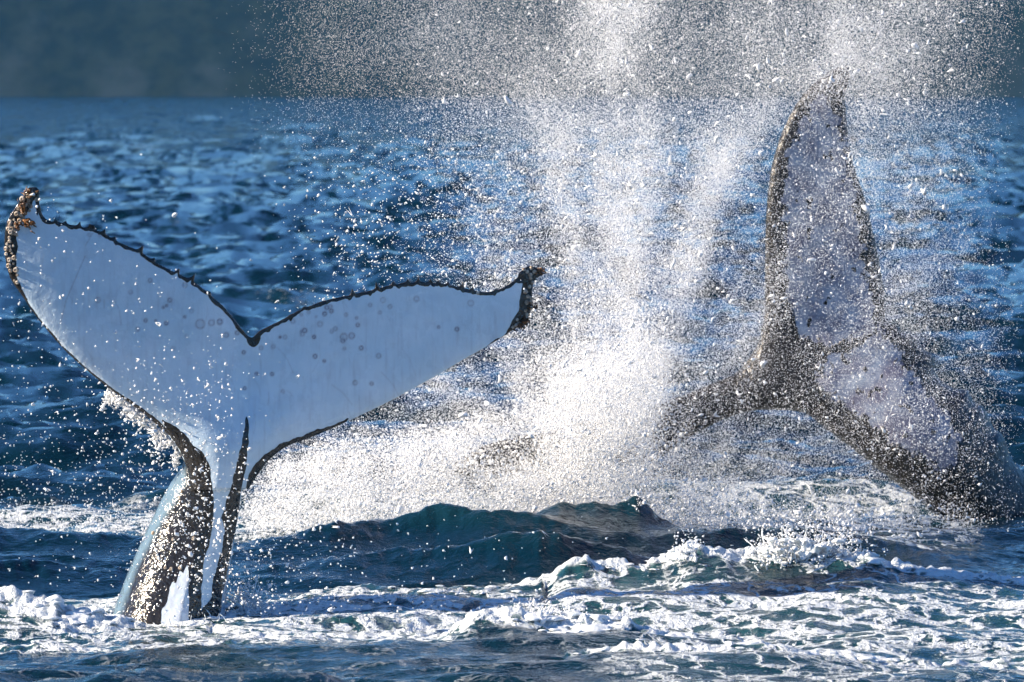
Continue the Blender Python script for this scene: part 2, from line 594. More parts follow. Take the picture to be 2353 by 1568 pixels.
def slab(outline, step, half_fn, depth_fn):
    """A solid whose front view is the outline: half thickness and mid depth are functions of the plan point."""
    out = np.asarray(outline, float)
    lo, hi = out.min(0), out.max(0)
    gx, gy = np.meshgrid(np.arange(lo[0], hi[0], step), np.arange(lo[1], hi[1], step * 0.87))
    gx = gx + (np.arange(gx.shape[0]) % 2)[:, None] * step * 0.5
    P = np.stack([gx.ravel(), gy.ravel()], -1)
    P = P[inside(P, out)]
    P = P[seg_dist(P, out, True) > step * 0.6]
    nb = len(out)
    allp = np.vstack([out, P])
    vs_, _, fs, _, _, _ = geometry.delaunay_2d_cdt([Vector(p) for p in allp], [], [list(range(nb))], 1, 1e-5)
    V = np.array([tuple(v) for v in vs_])
    T = np.array([list(f) for f in fs], np.int32)
    half, mid = half_fn(V), depth_fn(V)
    nv = len(V)
    front = at(V[:, 0], V[:, 1], mid - half)
    # the back face keeps the same x, z as a straight extrusion would
    back = at(V[:, 0], V[:, 1], mid)
    back[:, 1] = mid + half
    fx = at(V[:, 0], V[:, 1], mid)
    front[:, 0], front[:, 2] = fx[:, 0], fx[:, 2]
    # boundary edges -> rim
    e = np.sort(np.vstack([T[:, [0, 1]], T[:, [1, 2]], T[:, [2, 0]]]), 1)
    u, c = np.unique(e, axis=0, return_counts=True)
    bset = set(map(tuple, u[c == 1]))
    rim = []
    for t in T:
        for a, b in ((t[0], t[1]), (t[1], t[2]), (t[2], t[0])):
            if (min(a, b), max(a, b)) in bset:
                rim += [(a, b + nv, b), (a, a + nv, b + nv)]
    tris = np.vstack([T, T[:, ::-1] + nv, np.array(rim, np.int32)])
    return np.vstack([front, back]), tris


def fuse(name, parts, voxel, smooth_iter):
    V, Fc, o = [], [], 0
    for v, f in parts:
        V.append(v)
        Fc.append(np.asarray(f) + o)
        o += len(v)
    me = new_mesh('tmp', np.vstack(V), np.vstack(Fc))
    ob = bpy.data.objects.new('tmp', me)
    col.objects.link(ob)
    import bmesh
    bm = bmesh.new()
    bm.from_mesh(me)
    bmesh.ops.recalc_face_normals(bm, faces=bm.faces)
    bm.to_mesh(me)
    bm.free()
    md = ob.modifiers.new('r', 'REMESH')
    md.mode = 'VOXEL'
    md.voxel_size = voxel
    md.use_smooth_shade = True
    sm_ = ob.modifiers.new('s', 'SMOOTH')
    sm_.factor, sm_.iterations = 0.5, smooth_iter
    dg = bpy.context.evaluated_depsgraph_get()
    res = bpy.data.meshes.new_from_object(ob.evaluated_get(dg))
    res.name = name
    bpy.data.objects.remove(ob)
    bpy.data.meshes.remove(me)
    return res


def mesh_arrays(me):
    n = len(me.vertices)
    co = np.empty(n * 3, np.float32)
    no = np.empty(n * 3, np.float32)
    me.vertices.foreach_get('co', co)
    me.vertex_normals.foreach_get('vector', no)
    return co.reshape(-1, 3).astype(float), no.reshape(-1, 3).astype(float)


def loft(rings):
    """rings: list of (n,3) loops, closed at both ends."""
    k = len(rings[0])
    V = np.vstack(rings + [rings[0].mean(0)[None], rings[-1].mean(0)[None]])
    f = []
    for r in range(len(rings) - 1):
        for i in range(k):
            a, b = r * k + i, r * k + (i + 1) % k
            c, d = a + k, b + k
            f += [(a, b, d), (a, d, c)]
    e0, e1 = len(rings) * k, len(rings) * k + 1
    for i in range(k):
        f.append((e0, (i + 1) % k, i))
        f.append((e1, (len(rings) - 1) * k + i, (len(rings) - 1) * k + (i + 1) % k))
    return V, np.array(f, np.int32)


# ---- the near whale: tail flukes held up, white underside towards us
TRAIL = [(92, 440), (90, 462), (96, 488), (110, 506), (150, 514), (200, 524), (235, 534), (270, 555), (320, 577), (360, 604), (405, 628),
         (440, 644), (480, 675), (515, 706), (540, 736), (562, 764), (578, 776), (592, 764), (604, 756), (640, 739), (690, 712),
         (750, 690), (815, 676), (865, 664), (900, 655), (950, 648), (1000, 650), (1050, 658), (1090, 668), (1130, 670),
         (1165, 656), (1188, 640)]
LEAD_R = [(1192, 628), (1215, 611), (1238, 618), (1249, 632), (1232, 640), (1224, 662), (1222, 705), (1208, 738), (1165, 768), (1130, 790),
          (1080, 818), (1000, 865), (900, 920), (800, 968), (720, 1003), (660, 1026), (620, 1056), (596, 1086), (570, 1125)]
LEAD_L = [(440, 1130), (432, 1085), (418, 1048), (396, 1011), (360, 976), (310, 936), (260, 900), (210, 860), (150, 806), (90, 736),
          (45, 672), (24, 640), (13, 600), (10, 545), (18, 505), (34, 478), (52, 452), (68, 432), (84, 430)]
TEETH = [(128, 7, 7), (150, 6, 6), (182, 9, 7), (205, 12, 7), (214, 12, 6), (238, 9, 6), (262, 7, 7), (322, 14, 8), (352, 6, 7), (407, 13, 7),
         (440, 12, 8), (480, 5, 8), (700, 4, 9), (812, 12, 8), (868, 13, 8), (905, 7, 9), (938, 8, 7), (962, 11, 6), (990, 10, 6), (1008, 8, 6),
         (1030, 8, 6), (1062, 11, 7), (1085, 8, 7), (1140, 4, 8)]


def build_near_whale():
    tr = resample(TRAIL, 3.0)
    # teeth: sharp bumps pushed outwards, leaning towards the tip
    tan = np.gradient(tr, axis=0)
    nrm = np.stack([tan[:, 1], -tan[:, 0]], -1)
    nrm /= np.linalg.norm(nrm, axis=1)[:, None] + 1e-9
    amp = 2.0 * fbm(tr[:, 0] / 14.0, tr[:, 1] / 14.0, 2, 200)
    for x, h, w in [(a_, b_ * 1.5, c_ * 1.1) for a_, b_, c_ in TEETH]:
        d = (tr[:, 0] - x) / w
        amp = np.maximum(amp, h * np.where(d < 0, np.clip(1 + d, 0, 1) ** 1.6, np.clip(1 - d * 1.9, 0, 1)))
    tr2 = tr + nrm * amp[:, None]
    lr = resample(LEAD_R, 4.0)
    ll = resample(LEAD_L, 4.0)
    lead = np.vstack([lr, ll])
    out = np.vstack([tr2, lr, ll])
    keep = [0]
    for i in range(1, len(out)):
        if np.linalg.norm(out[i] - out[keep[-1]]) > 1.2:
            keep.append(i)
    out = out[keep]

    def half(V):
        dt = seg_dist(V, tr[::3])
        dl = np.minimum(seg_dist(V, lr), seg_dist(V, ll))
        core = np.exp(-((V[:, 0] - 540) / 150) ** 2) * sm(780, 1050, V[:, 1])
        T = 0.055 + 0.16 * core
        a = np.clip(dl / 95, 0, 1)
        b = np.clip(dt / 260, 0, 1)
        groove = 1 - 0.35 * np.exp(-((V[:, 0] - 572) / 16) ** 2) * (1 - sm(880, 990, V[:, 1]))
        return 0.013 + T * np.sqrt(1 - (1 - a) ** 2) * b ** 0.75 * groove

    def depth(V):
        s = (V[:, 0] - 560) / 620
        # the flukes turn a little away from the sun and lean over; tips curl
        return 45.0 + 0.74 * s - 0.0009 * (1000 - V[:, 1]) * 0.35 + 0.30 * s * s
    fl = slab(out, 7.0, half, depth)
    # tail stock: rings from below the water up into the flukes
    prof = [(1560, 190, 525, 0.62), (1480, 232, 517, 0.58), (1400, 262, 517, 0.52), (1340, 284, 523, 0.46), (1300, 300, 529, 0.42), (1250, 322, 537, 0.37),
            (1200, 346, 545, 0.32), (1150, 370, 553, 0.28), (1110, 392, 559, 0.25), (1080, 413, 565, 0.22), (1040, 434, 574, 0.18),
            (1000, 452, 584, 0.14), (950, 480, 600, 0.10), (900, 510, 608, 0.06)]
    rings = []
    for y, l, r, b in prof:
        a = np.linspace(0, 2 * math.pi, 48, endpoint=False)
        ca, sa = np.cos(a), np.sin(a)
        cx, hw = (l + r) / 2, (r - l) / 2
        # keeled: the left shoulder is set back, the middle stands towards us
        px = cx + hw * np.sign(ca) * np.abs(ca) ** 0.98
        mid = 45.06 + 0.16 * sm(1000, 1300, y)
        dep = mid - b * np.sign(sa) * np.abs(sa) ** 1.02 + 0.06 * b * np.clip(-ca, 0, 1) ** 1.3
        dep = dep - 0.10 * b * np.clip(sa, 0, 1) * np.exp(-((px - (l + 0.66 * (r - l))) / (0.10 * (r - l))) ** 2)
        p = at(px, np.full_like(px, y), np.full_like(px, mid))
        p[:, 1] = dep
        rings.append(p)
    ped = loft(rings)
    me = fuse('body', [fl, ped], 0.0100, 3)
    co, no = mesh_arrays(me)
    px, py = plan(co[:, 0], co[:, 1], co[:, 2])
    P = np.stack([px, py], -1)
    wob = 5 * fbm(px / 22, py / 40, 3, 210)
    dark = np.full(len(P), -30.0)
    stripe_l = [(372, 965), (392, 972), (412, 985), (440, 1020), (470, 1042), (484, 1080), (490, 1130), (492, 1180), (485, 1230), (470, 1290),
                (463, 1350), (461, 1600), (433, 1600), (434, 1345), (430, 1300), (421, 1318), (412, 1308), (404, 1340), (396, 1335), (384, 1380), (372, 1400), (368, 1600), (200, 1600), (262, 1400),
                (300, 1340), (340, 1270), (376, 1205), (404, 1160), (424, 1120), (430, 1085), (422, 1052), (400, 1015), (380, 990)]
    stripe_c = [(567, 958), (573, 975), (571, 1010), (567, 1060), (560, 1100), (552, 1150), (546, 1200), (536, 1250), (521, 1320), (509, 1380),
                (500, 1600), (440, 1600), (464, 1400), (487, 1372), (490, 1335), (505, 1280), (518, 1222), (508, 1190), (520, 1150), (536, 1110), (546, 1060), (559, 1000)]
    wedge_r = [(560, 1140), (572, 1092), (584, 1070), (606, 1046), (650, 1018), (700, 999), (760, 978), (800, 962), (790, 985), (660, 1040), (600, 1110), (575, 1140)]
    for poly in (stripe_l, stripe_c, wedge_r):
        dark = np.maximum(dark, signed(P, poly) + wob)
    dt = seg_dist(P, tr2[::2])
    dlr, dll = seg_dist(P, LEAD_R), seg_dist(P, LEAD_L)
    dark = np.maximum(dark, 8.5 + 1.1 * wob + 9 * np.clip(perlin(px / 13, py / 26, 215) - 0.25, 0, 1) - dt)
    notch = np.hypot(px - 582, (py - 778) * 0.8)
    dark = np.maximum(dark, 15 + wob - notch)
    thin = 3.0 + 2.2 * fbm(px / 30, py / 30, 2, 220)
    dark = np.maximum(dark, np.where(py < 1000, thin + 7 * sm(820, 960, py) * sm(150, 380, px) - dll, -30))
    dark = np.maximum(dark, np.where(px > 1120, 2 + 24 * sm(1155, 1195, px) + wob * 1.3 - dlr, 2.5 * sm(700, 760, 1500 - px) - dlr))
    dark = np.maximum(dark, np.where(py < 690, 4 + 25 * (1 - sm(560, 690, py)) * (1 - sm(60, 130, px)) + wob * 1.3 - dll, -30))
    dark = np.where(no[:, 1] > 0.25, 30, dark)
    # pale sheet of water running down the left shoulder and the right edge
    film = signed(P, [(424, 1075), (428, 1110), (404, 1150), (372, 1200), (336, 1265), (308, 1320), (282, 1400), (250, 1440), (225, 1440), (262, 1372), (300, 1295), (345, 1190), (385, 1110)])
    film2 = signed(P, [(556, 1150), (560, 1180), (546, 1250), (534, 1330), (522, 1440), (503, 1440), (512, 1380), (524, 1320), (540, 1240)])
    dark = np.maximum(dark, film + 12)
    fattr(me, 'dark', np.clip(0.5 + dark / 6.0, 0, 1))
    fattr(me, 'film', np.clip(0.5 + np.maximum(film, film2) / 14 + 0.3 * fbm(px / 9, py / 40, 3, 230), 0, 1))
    # round scars left by barnacles, faint scratches
    st = np.zeros(len(P))
    rs = random.Random(3)
    scars = [(486, 742, 9), (425, 655, 7), (345, 645, 6), (300, 672, 6), (460, 745, 14), (505, 740, 8), (440, 715, 6), (520, 770, 7), (545, 765, 6),
             (600, 800, 6), (655, 775, 6), (700, 760, 7), (695, 768, 6), (735, 745, 8), (790, 775, 11), (808, 772, 9), (880, 690, 8), (896, 705, 6),
             (957, 687, 8), (830, 800, 6), (870, 818, 7), (1050, 757, 6), (1082, 697, 9), (816, 880, 7), (854, 882, 5), (745, 830, 4), (390, 690, 6),
             (225, 690, 8), (230, 540, 6), (270, 553, 5), (205, 540, 5), (560, 720 + 90, 5), (625, 860, 5), (650, 900, 5)]
    for i in range(45):
        scars.append((rs.gauss(520, 130) if i % 2 else rs.gauss(780, 120), rs.gauss(745, 45), rs.uniform(3, 6.5)))
    front = no[:, 1] < 0
    for x, y, r in scars:
        d = np.hypot(px - x, py - y)
        k = rs.uniform(0.25, 0.75)
        st = np.maximum(st, k * (np.exp(-((d - r * 0.75) / 1.9) ** 2) + 0.45 * (d < r * 0.75)))
    for a, b, w in (((195, 590), (152, 690), 1.3), ((152, 690), (140, 740), 1.2), ((214, 535), (196, 565), 1.2), ((610, 715), (604, 765), 1.2)):
        d = seg_dist(P, [a, b])
        st = np.maximum(st, 0.45 * np.exp(-(d / w) ** 2))
    for q in range(34):
        a0, ln, th_ = (rs.uniform(120, 1050), rs.uniform(650, 960)), rs.uniform(15, 90), rs.gauss(1.2, 0.5)
        d = seg_dist(P, [a0, (a0[0] + ln * 0.5 * math.cos(th_), a0[1] + ln * 0.5 * math.sin(th_)), (a0[0] + ln * math.cos(th_ + 0.15), a0[1] + ln * math.sin(th_ + 0.15))])
        st = np.maximum(st, rs.uniform(0.10, 0.30) * np.exp(-(d / rs.uniform(0.8, 1.6)) ** 2))
    runs = np.clip(fbm(px / 9, py / 90, 3, 240) - 0.05, 0, 1) * 0.35 + np.clip(fbm(px / 45, py / 45, 4, 245), 0, 1) * 0.22
    st = np.clip(st + runs * sm(5, 60, dt), 0, 1)
    st = np.maximum(st, 0.5 * sm(1270, 1300, py) * (px < 440) * np.clip(0.6 + 0.9 * fbm(px / 12, py / 35, 4, 250), 0, 1))
    fattr(me, 'stain', np.clip(st * front, 0, 1))
    me.materials.clear()
    me.materials.append(M_SKIN)
    root = bpy.data.objects.new('whale', None)
    base = at(400, 1410, 45.1)
    root.location = base
    root.empty_display_size = 0.3
    col.objects.link(root)
    tag(root, 'whale tail held high with white underside, black scalloped rim and barnacled tips', 'whale')
    co32 = (co - base).astype(np.float32)
    me.vertices.foreach_set('co', co32.ravel())
    me.update()
    link('body', me, root)
    bvh = BVHTree.FromPolygons([tuple(c) for c in co], [tuple(p.vertices) for p in me.polygons])
    return root, base, bvh


near_whale, near_base, near_bvh = build_near_whale()


# ---- barnacles and seaweed on it
def barnacle_mesh(seed):
    r = random.Random(seed)
    k = 9
    prof = [(1.0, 0.0), (0.88, 0.35), (0.62, 0.72), (0.46, 0.74), (0.30, 0.42)]
    V, f = [], []
    for rad, z in prof:
        for i in range(k):
            a = 2 * math.pi * i / k
            j = 1 + r.uniform(-0.10, 0.10)
            V.append((rad * j * math.cos(a), rad * j * math.sin(a), z))
    V.append((0, 0, 0.36))
    for q in range(len(prof) - 1):
        for i in range(k):
            a, b = q * k + i, q * k + (i + 1) % k
            f += [(a, b, b + k), (a, b + k, a + k)]
    c = len(V) - 1
    for i in range(k):
        f.append(((len(prof) - 1) * k + i, (len(prof) - 1) * k + (i + 1) % k, c))
    return new_mesh('barnacle', V, np.array(f), [M_BARN])


BARN = [barnacle_mesh(s) for s in range(3)]


def put_barnacle(px, py, size, sidex=0.0):
    o_ = at(px, py, 40.0)
    t_ = at(px, py, 48.0)
    d = Vector(t_ - o_).normalized()
    hit = near_bvh.ray_cast(Vector(o_), d)
    if hit[0] is None:
        q = near_bvh.find_nearest(Vector(at(px, py, 45.0)))
        loc, nor = q[0], q[1]
    else:
        loc, nor = hit[0], hit[1]
    nor = (nor + Vector((sidex, 0, 0))).normalized()
    if nor.y > 0.5:
        nor.y *= -1
    ob = link('barnacle', BARN[random.randrange(3)], near_whale)
    ob.location = Vector(loc) - Vector(near_base) - nor * size * 0.15
    ob.rotation_euler = nor.to_track_quat('Z', 'Y').to_euler()
    ob.rotation_euler.rotate_axis('Z', random.uniform(0, 6.28))
    ob.scale = (size, size, size * random.uniform(0.8, 1.3))


tip_l = resample([(78, 442), (62, 462), (45, 487), (32, 510), (22, 545), (20, 585), (28, 618), (42, 655)], 5.5)
rb = random.Random(21)
placed = []
for p in tip_l:
    frac = (p[1] - 440) / 220
    for k in range(4):
        x = p[0] + rb.uniform(-12, 22) * (1 - 0.55 * frac)
        y = p[1] + rb.uniform(-5, 5)
        if rb.random() < (0.45 if frac > 0.75 else 0.12):
            continue
        if all(math.hypot(x - a, y - b) > 7.0 for a, b in placed):
            placed.append((x, y))
            put_barnacle(x, y, rb.uniform(0.010, 0.026), -0.3)
tip_r = resample([(1200, 625), (1222, 622), (1222, 650), (1217, 685), (1210, 715), (1195, 740), (1178, 752)], 5.5)
for p in tip_r:
    for k in range(2):
        x, y = p[0] + rb.uniform(-12, 8), p[1] + rb.uniform(-5, 5)
        if all(math.hypot(x - a, y - b) > 7.5 for a, b in placed):
            placed.append((x, y))
            put_barnacle(x, y, rb.uniform(0.014, 0.023), 0.2)
for x, y in ((380, 1305), (393, 1308), (414, 1305), (418, 1130), (412, 1145), (352, 1225), (325, 1408), (335, 1405), (456, 1412), (398, 1240), (445, 1238)):
    put_barnacle(x, y, rb.uniform(0.014, 0.020), -0.2)


def seaweed(px, py, D, dirs, n, length, seed):
    r = random.Random(seed)
    V, f = [], []
    o_ = Vector(at(px, py, 40.0))
    hit = near_bvh.ray_cast(o_, (Vector(at(px, py, 48.0)) - o_).normalized())[0]
    base = (hit if hit is not None else near_bvh.find_nearest(Vector(at(px, py, D)))[0]) + Vector((0, -0.012, 0))
    for i in range(n):
        d = Vector((dirs[0] + r.gauss(0, 0.55), r.gauss(0, 0.5), dirs[1] + r.gauss(0, 0.55))).normalized()
        side = d.cross(Vector((r.gauss(0, 1), -1, r.gauss(0, 1)))).normalized()
        up = d.cross(side)
        p = base + Vector((r.gauss(0, 0.018), r.gauss(0, 0.015), r.gauss(0, 0.018)))
        L = length * r.uniform(0.5, 1.2)
        w = r.uniform(0.006, 0.014)
        k0 = len(V)
        for s in range(5):
            ww = w * (1.0, 1.3, 0.8, 1.0, 0.15)[s]
            V += [p + side * ww, p + up * ww * 0.35, p - side * ww, p - up * ww * 0.35]
            d = (d + Vector((r.gauss(0, 0.4), r.gauss(0, 0.3), r.gauss(-0.1, 0.4)))).normalized()
            p = p + d * L / 5
        for s in range(4):
            for q in range(4):
                a, b = k0 + s * 4 + q, k0 + s * 4 + (q + 1) % 4
                f += [(a, b, b + 4), (a, b + 4, a + 4)]
        f += [(k0, k0 + 2, k0 + 1), (k0, k0 + 3, k0 + 2), (k0 + 16, k0 + 17, k0 + 18), (k0 + 16, k0 + 18, k0 + 19)]
    V = np.array([tuple(v) for v in V]) - near_base
    link('seaweed', new_mesh('seaweed', V, np.array(f), [M_WEED]), near_whale)


seaweed(66, 448, 44.45, (-0.1, 0.6), 16, 0.09, 1)
seaweed(52, 470, 44.45, (-0.2, 0.3), 14, 0.07, 2)
seaweed(60, 512, 44.45, (1.0, -0.1), 18, 0.10, 3)
seaweed(40, 520, 44.45, (0.2, -0.3), 10, 0.06, 8)
seaweed(1238, 624, 45.25, (0.8, -0.1), 12, 0.07, 4)
seaweed(1219, 706, 45.22, (0.9, 0.0), 8, 0.06, 5)
seaweed(1205, 735, 45.22, (0.6, -0.7), 16, 0.08, 6)
seaweed(1192, 748, 45.22, (0.1, -0.9), 10, 0.05, 7)


# ---- the far whale: one fluke standing, the other slapping down left, tail stock to the right
def build_far_whale():
    LOBE = [(1946, 150), (1900, 168), (1850, 212), (1815, 265), (1790, 322), (1771, 392), (1761, 480), (1758, 560), (1757, 650), (1756, 720), (1744, 780), (1724, 818)]
    ARM = [(1690, 858), (1630, 884), (1570, 908), (1500, 932), (1420, 955), (1320, 975), (1200, 1000), (1110, 1025), (1050, 1060), (1035, 1090),
           (1110, 1095), (1220, 1090), (1330, 1085), (1430, 1075), (1500, 1060), (1545, 1034), (1590, 1002), (1660, 966), (1720, 946), (1790, 943), (1850, 951)]
    LOW = [(1895, 984), (1960, 1032), (2040, 1096), (2110, 1150), (2165, 1200), (2240, 1290), (2420, 1330), (2600, 1330), (2560, 1200)]
    UP = [(2450, 1165), (2390, 1120), (2353, 1088), (2322, 1050), (2304, 1000), (2285, 985), (2262, 940), (2238, 922), (2222, 897), (2196, 893), (2160, 872), (2148, 850),
          (2144, 818), (2122, 802), (2100, 778), (2075, 765), (2058, 746), (2036, 738)]
    RIGHT = [(2036, 690), (2022, 610), (2006, 530), (1986, 450), (1962, 380), (1948, 300), (1942, 225), (1952, 180)]
    pts = LOBE + ARM + LOW + UP + RIGHT
    out = resample(pts, 5.0, True)
    nn = 2.2 * fbm(out[:, 0] / 16, out[:, 1] / 16, 3, 300)
    tan = np.gradient(out, axis=0)
    nr = np.stack([tan[:, 1], -tan[:, 0]], -1)
    nr /= np.linalg.norm(nr, axis=1)[:, None] + 1e-9
    out = out + nr * nn[:, None]

    def half(V):
        d = seg_dist(V, out, True)
        pe = sm(1850, 2250, V[:, 0] + 0.35 * (V[:, 1] - 800)) * sm(700, 900, V[:, 1])
        T = 0.09 + 0.42 * pe + 0.10 * np.exp(-(((V[:, 0] - 1810) / 90) ** 2 + ((V[:, 1] - 880) / 80) ** 2))
        w = 45 + 85 * pe
        a = np.clip(d / w, 0, 1)
        return 0.012 + T * np.sqrt(1 - (1 - a) ** 2)

    def depth(V):
        arm = sm(1800, 1100, 0) if False else np.clip((1800 - V[:, 0]) / 700, 0, 1) * sm(780, 900, V[:, 1])
        lobe = np.clip((850 - V[:, 1]) / 700, 0, 1)
        pe = np.clip((V[:, 0] - 1900) / 500, 0, 1) * sm(740, 850, V[:, 1])
        return 55.2 - 0.7 * arm - 0.25 * lobe + 0.5 * pe + 0.0014 * (V[:, 0] - 1850) * np.clip(lobe * 3, 0, 1) + 0.0010 * (V[:, 0] - 1850) * pe
    v, f = slab(out, 8.0, half, depth)
    me = fuse('body', [(v, f)], 0.0145, 4)
    co, no = mesh_arrays(me)
    px, py = plan(co[:, 0], co[:, 1], co[:, 2])
    P = np.stack([px, py], -1)
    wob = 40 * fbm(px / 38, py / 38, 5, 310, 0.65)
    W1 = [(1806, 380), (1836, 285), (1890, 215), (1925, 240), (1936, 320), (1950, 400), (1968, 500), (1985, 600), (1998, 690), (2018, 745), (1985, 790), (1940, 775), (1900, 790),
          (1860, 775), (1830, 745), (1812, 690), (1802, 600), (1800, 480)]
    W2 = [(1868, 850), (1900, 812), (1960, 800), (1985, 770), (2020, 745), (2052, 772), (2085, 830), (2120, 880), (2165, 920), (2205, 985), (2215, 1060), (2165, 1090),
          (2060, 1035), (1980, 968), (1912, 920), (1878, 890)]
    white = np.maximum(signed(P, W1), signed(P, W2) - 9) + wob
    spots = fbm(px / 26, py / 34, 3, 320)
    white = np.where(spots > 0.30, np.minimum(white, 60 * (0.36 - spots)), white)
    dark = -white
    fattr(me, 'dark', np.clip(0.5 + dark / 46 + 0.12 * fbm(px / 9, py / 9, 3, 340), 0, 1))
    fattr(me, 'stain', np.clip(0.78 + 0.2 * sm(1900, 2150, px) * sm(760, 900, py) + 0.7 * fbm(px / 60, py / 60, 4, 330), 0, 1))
    fattr(me, 'film', np.zeros(len(P)))
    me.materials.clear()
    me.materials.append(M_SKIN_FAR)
    root = bpy.data.objects.new('whale', None)
    base = at(2250, 1180, 55.6)
    root.location = base
    root.empty_display_size = 0.3
    col.objects.link(root)
    tag(root, 'dark whale tail behind the spray, one fluke upright and tail stock arching down right', 'whale')
    me.vertices.foreach_set('co', (co - base).astype(np.float32).ravel())
    me.update()
    link('body', me, root)


build_far_whale()


# ------------------------------------------------------------------ spray
GX, GY = np.arange(-240, 2600, 4.0), np.arange(-420, 1420, 4.0)
PX, PY = np.meshgrid(GX, GY)


def gauss(x, y, sx, sy, ang=0.0):
    c, s = math.cos(ang), math.sin(ang)
    u, v = (PX - x) * c + (PY - y) * s, -(PX - x) * s + (PY - y) * c
    return np.exp(-(u / sx) ** 2 - (v / sy) ** 2)


def along(pts, w):
    P = np.stack([PX.ravel(), PY.ravel()], -1)
    return np.exp(-(seg_dist(P, pts) / w) ** 2).reshape(PX.shape)


def ip(pairs, v):
    a = np.array(pairs, float)
    return np.interp(v, a[:, 0], a[:, 1])


STREAK = 0.75 + 0.9 * np.clip(fbm(np.arctan2(PX - 1400, 1350 - PY) * 7, np.hypot(PX - 1400, PY - 1350) / 420, 4, 400), -0.7, 1)
CLUMP = 0.85 + 0.8 * np.clip(fbm(PX / 70, PY / 90, 4, 410), -0.8, 1)
NS = np.clip((STREAK * CLUMP) ** 1.45, 0.10, 2.8)

xl = ip([(-400, 800), (0, 1010), (150, 980), (230, 960), (300, 1040), (450, 1080), (600, 1030), (750, 1040), (900, 760), (1000, 600), (1230, 520)], PY)
xr = ip([(-400, 2300), (0, 2290), (200, 2230), (450, 2200), (700, 2250), (900, 2240), (1100, 2250), (1250, 2280)], PY)
body = sm(xl - 160, xl + 300, PX) * (1 - sm(xr - 160, xr + 130, PX)) * (1 - sm(1190, 1250, PY))
colx = ip([(-400, 1500), (0, 1440), (300, 1385), (600, 1390), (900, 1400), (1100, 1350)], PY)
colw = ip([(-400, 140), (0, 105), (300, 105), (600, 150), (900, 150), (1200, 160)], PY)
column = np.exp(-((PX - colx) / colw) ** 2)
arc = along([(1585, 640), (1610, 480), (1650, 380), (1730, 285), (1850, 195), (1945, 135)], 46)
upper_r = gauss(1960, 60, 190, 150) + 0.7 * gauss(1900, 120, 260, 120)
base_l = sm(520, 640, PX) * (1 - sm(1050, 1330, PX)) * sm(ip([(500, 1110), (640, 1040), (760, 985), (900, 960), (1000, 955), (1200, 900)], PX),
                                                        ip([(500, 1150), (640, 1080), (760, 1055), (900, 1040), (1000, 1020), (1200, 960)], PX) + 20, PY) * (1 - sm(1215, 1262, PY))
base_c = gauss(1350, 1010, 115, 170) + 0.8 * gauss(1450, 890, 70, 130, 0.2) + 0.7 * gauss(1300, 1130, 160, 70)
base_r = gauss(1600, 1180, 150, 55) + 0.5 * gauss(1900, 1200, 260, 40)
thinned = 1 - 0.72 * gauss(1150, 1030, 95, 60, -0.35)           # thinner splash: the far whale's fluke shows through here
dens_drop = body * (0.34 + 0.85 * column * (0.55 + 0.6 * CLUMP) * (1 - 0.35 * sm(250, 450, PY) * (1 - sm(700, 900, PY))) + 0.75 * arc + 0.50 * upper_r + 0.35 * sm(850, 1050, PY)) * NS
dens_drop *= 1 - 0.15 * sm(1540, 1700, PX)
dens_drop *= 1 - 0.25 * (1 - sm(200, 320, PY)) * (1 - 0.8 * np.clip(column + upper_r, 0, 1))
dens_drop *= 1 - 0.62 * gauss(1640, 945, 130, 70, -0.35)
dens_drop *= (1 - 0.35 * gauss(1230, 130, 130, 90)) * (1 - 0.35 * gauss(1640, 130, 130, 130))
dens_white = (1.0 * base_l + 1.6 * base_c + 0.9 * base_r) * thinned * np.clip(CLUMP, 0.5, 1.6)
left_band = (1 - sm(380, 470, PX)) * np.exp(-((PY - 1208) / 34) ** 2)
dens_left = ((1 - sm(330, 480, PX)) * (0.015 * sm(560, 700, PY) + 0.10 * sm(900, 1150, PY)) * (1 - sm(1215, 1245, PY)) + 0.9 * left_band) * np.clip(CLUMP, 0.2, 2)
mist = 0.9 * gauss(1010, 40, 330, 190, 0.25) + 0.55 * gauss(760, 120, 200, 160) + 0.25 * gauss(1100, 330, 260, 160)
mist = mist * sm(480, 900, PX) * (1 - sm(260, 480, PY)) * (0.7 + 0.6 * fbm(PX / 160, PY / 160, 4, 420))
mist_all = 0.42 * mist + body * (0.42 + 0.8 * column + 0.7 * arc + 0.35 * upper_r) * STREAK + 0.6 * dens_white


def sample(dens, n):
    d = np.clip(dens, 0, None).ravel()
    c = np.cumsum(d)
    i = np.searchsorted(c, rng.random(n) * c[-1])
    i = np.clip(i, 0, d.size - 1)
    x = PX.ravel()[i] + rng.uniform(-2, 2, n)
    y = PY.ravel()[i] + rng.uniform(-2, 2, n)
    return x, y


def count(dens, rad, od):
    """How many bodies of mean-square radius rad^2 give optical depth od*dens."""
    px_m = 8.2 / 2353 * 51 / 45
    return int(np.clip(dens, 0, None).sum() * 16 * px_m ** 2 * od / (math.pi * rad ** 2))


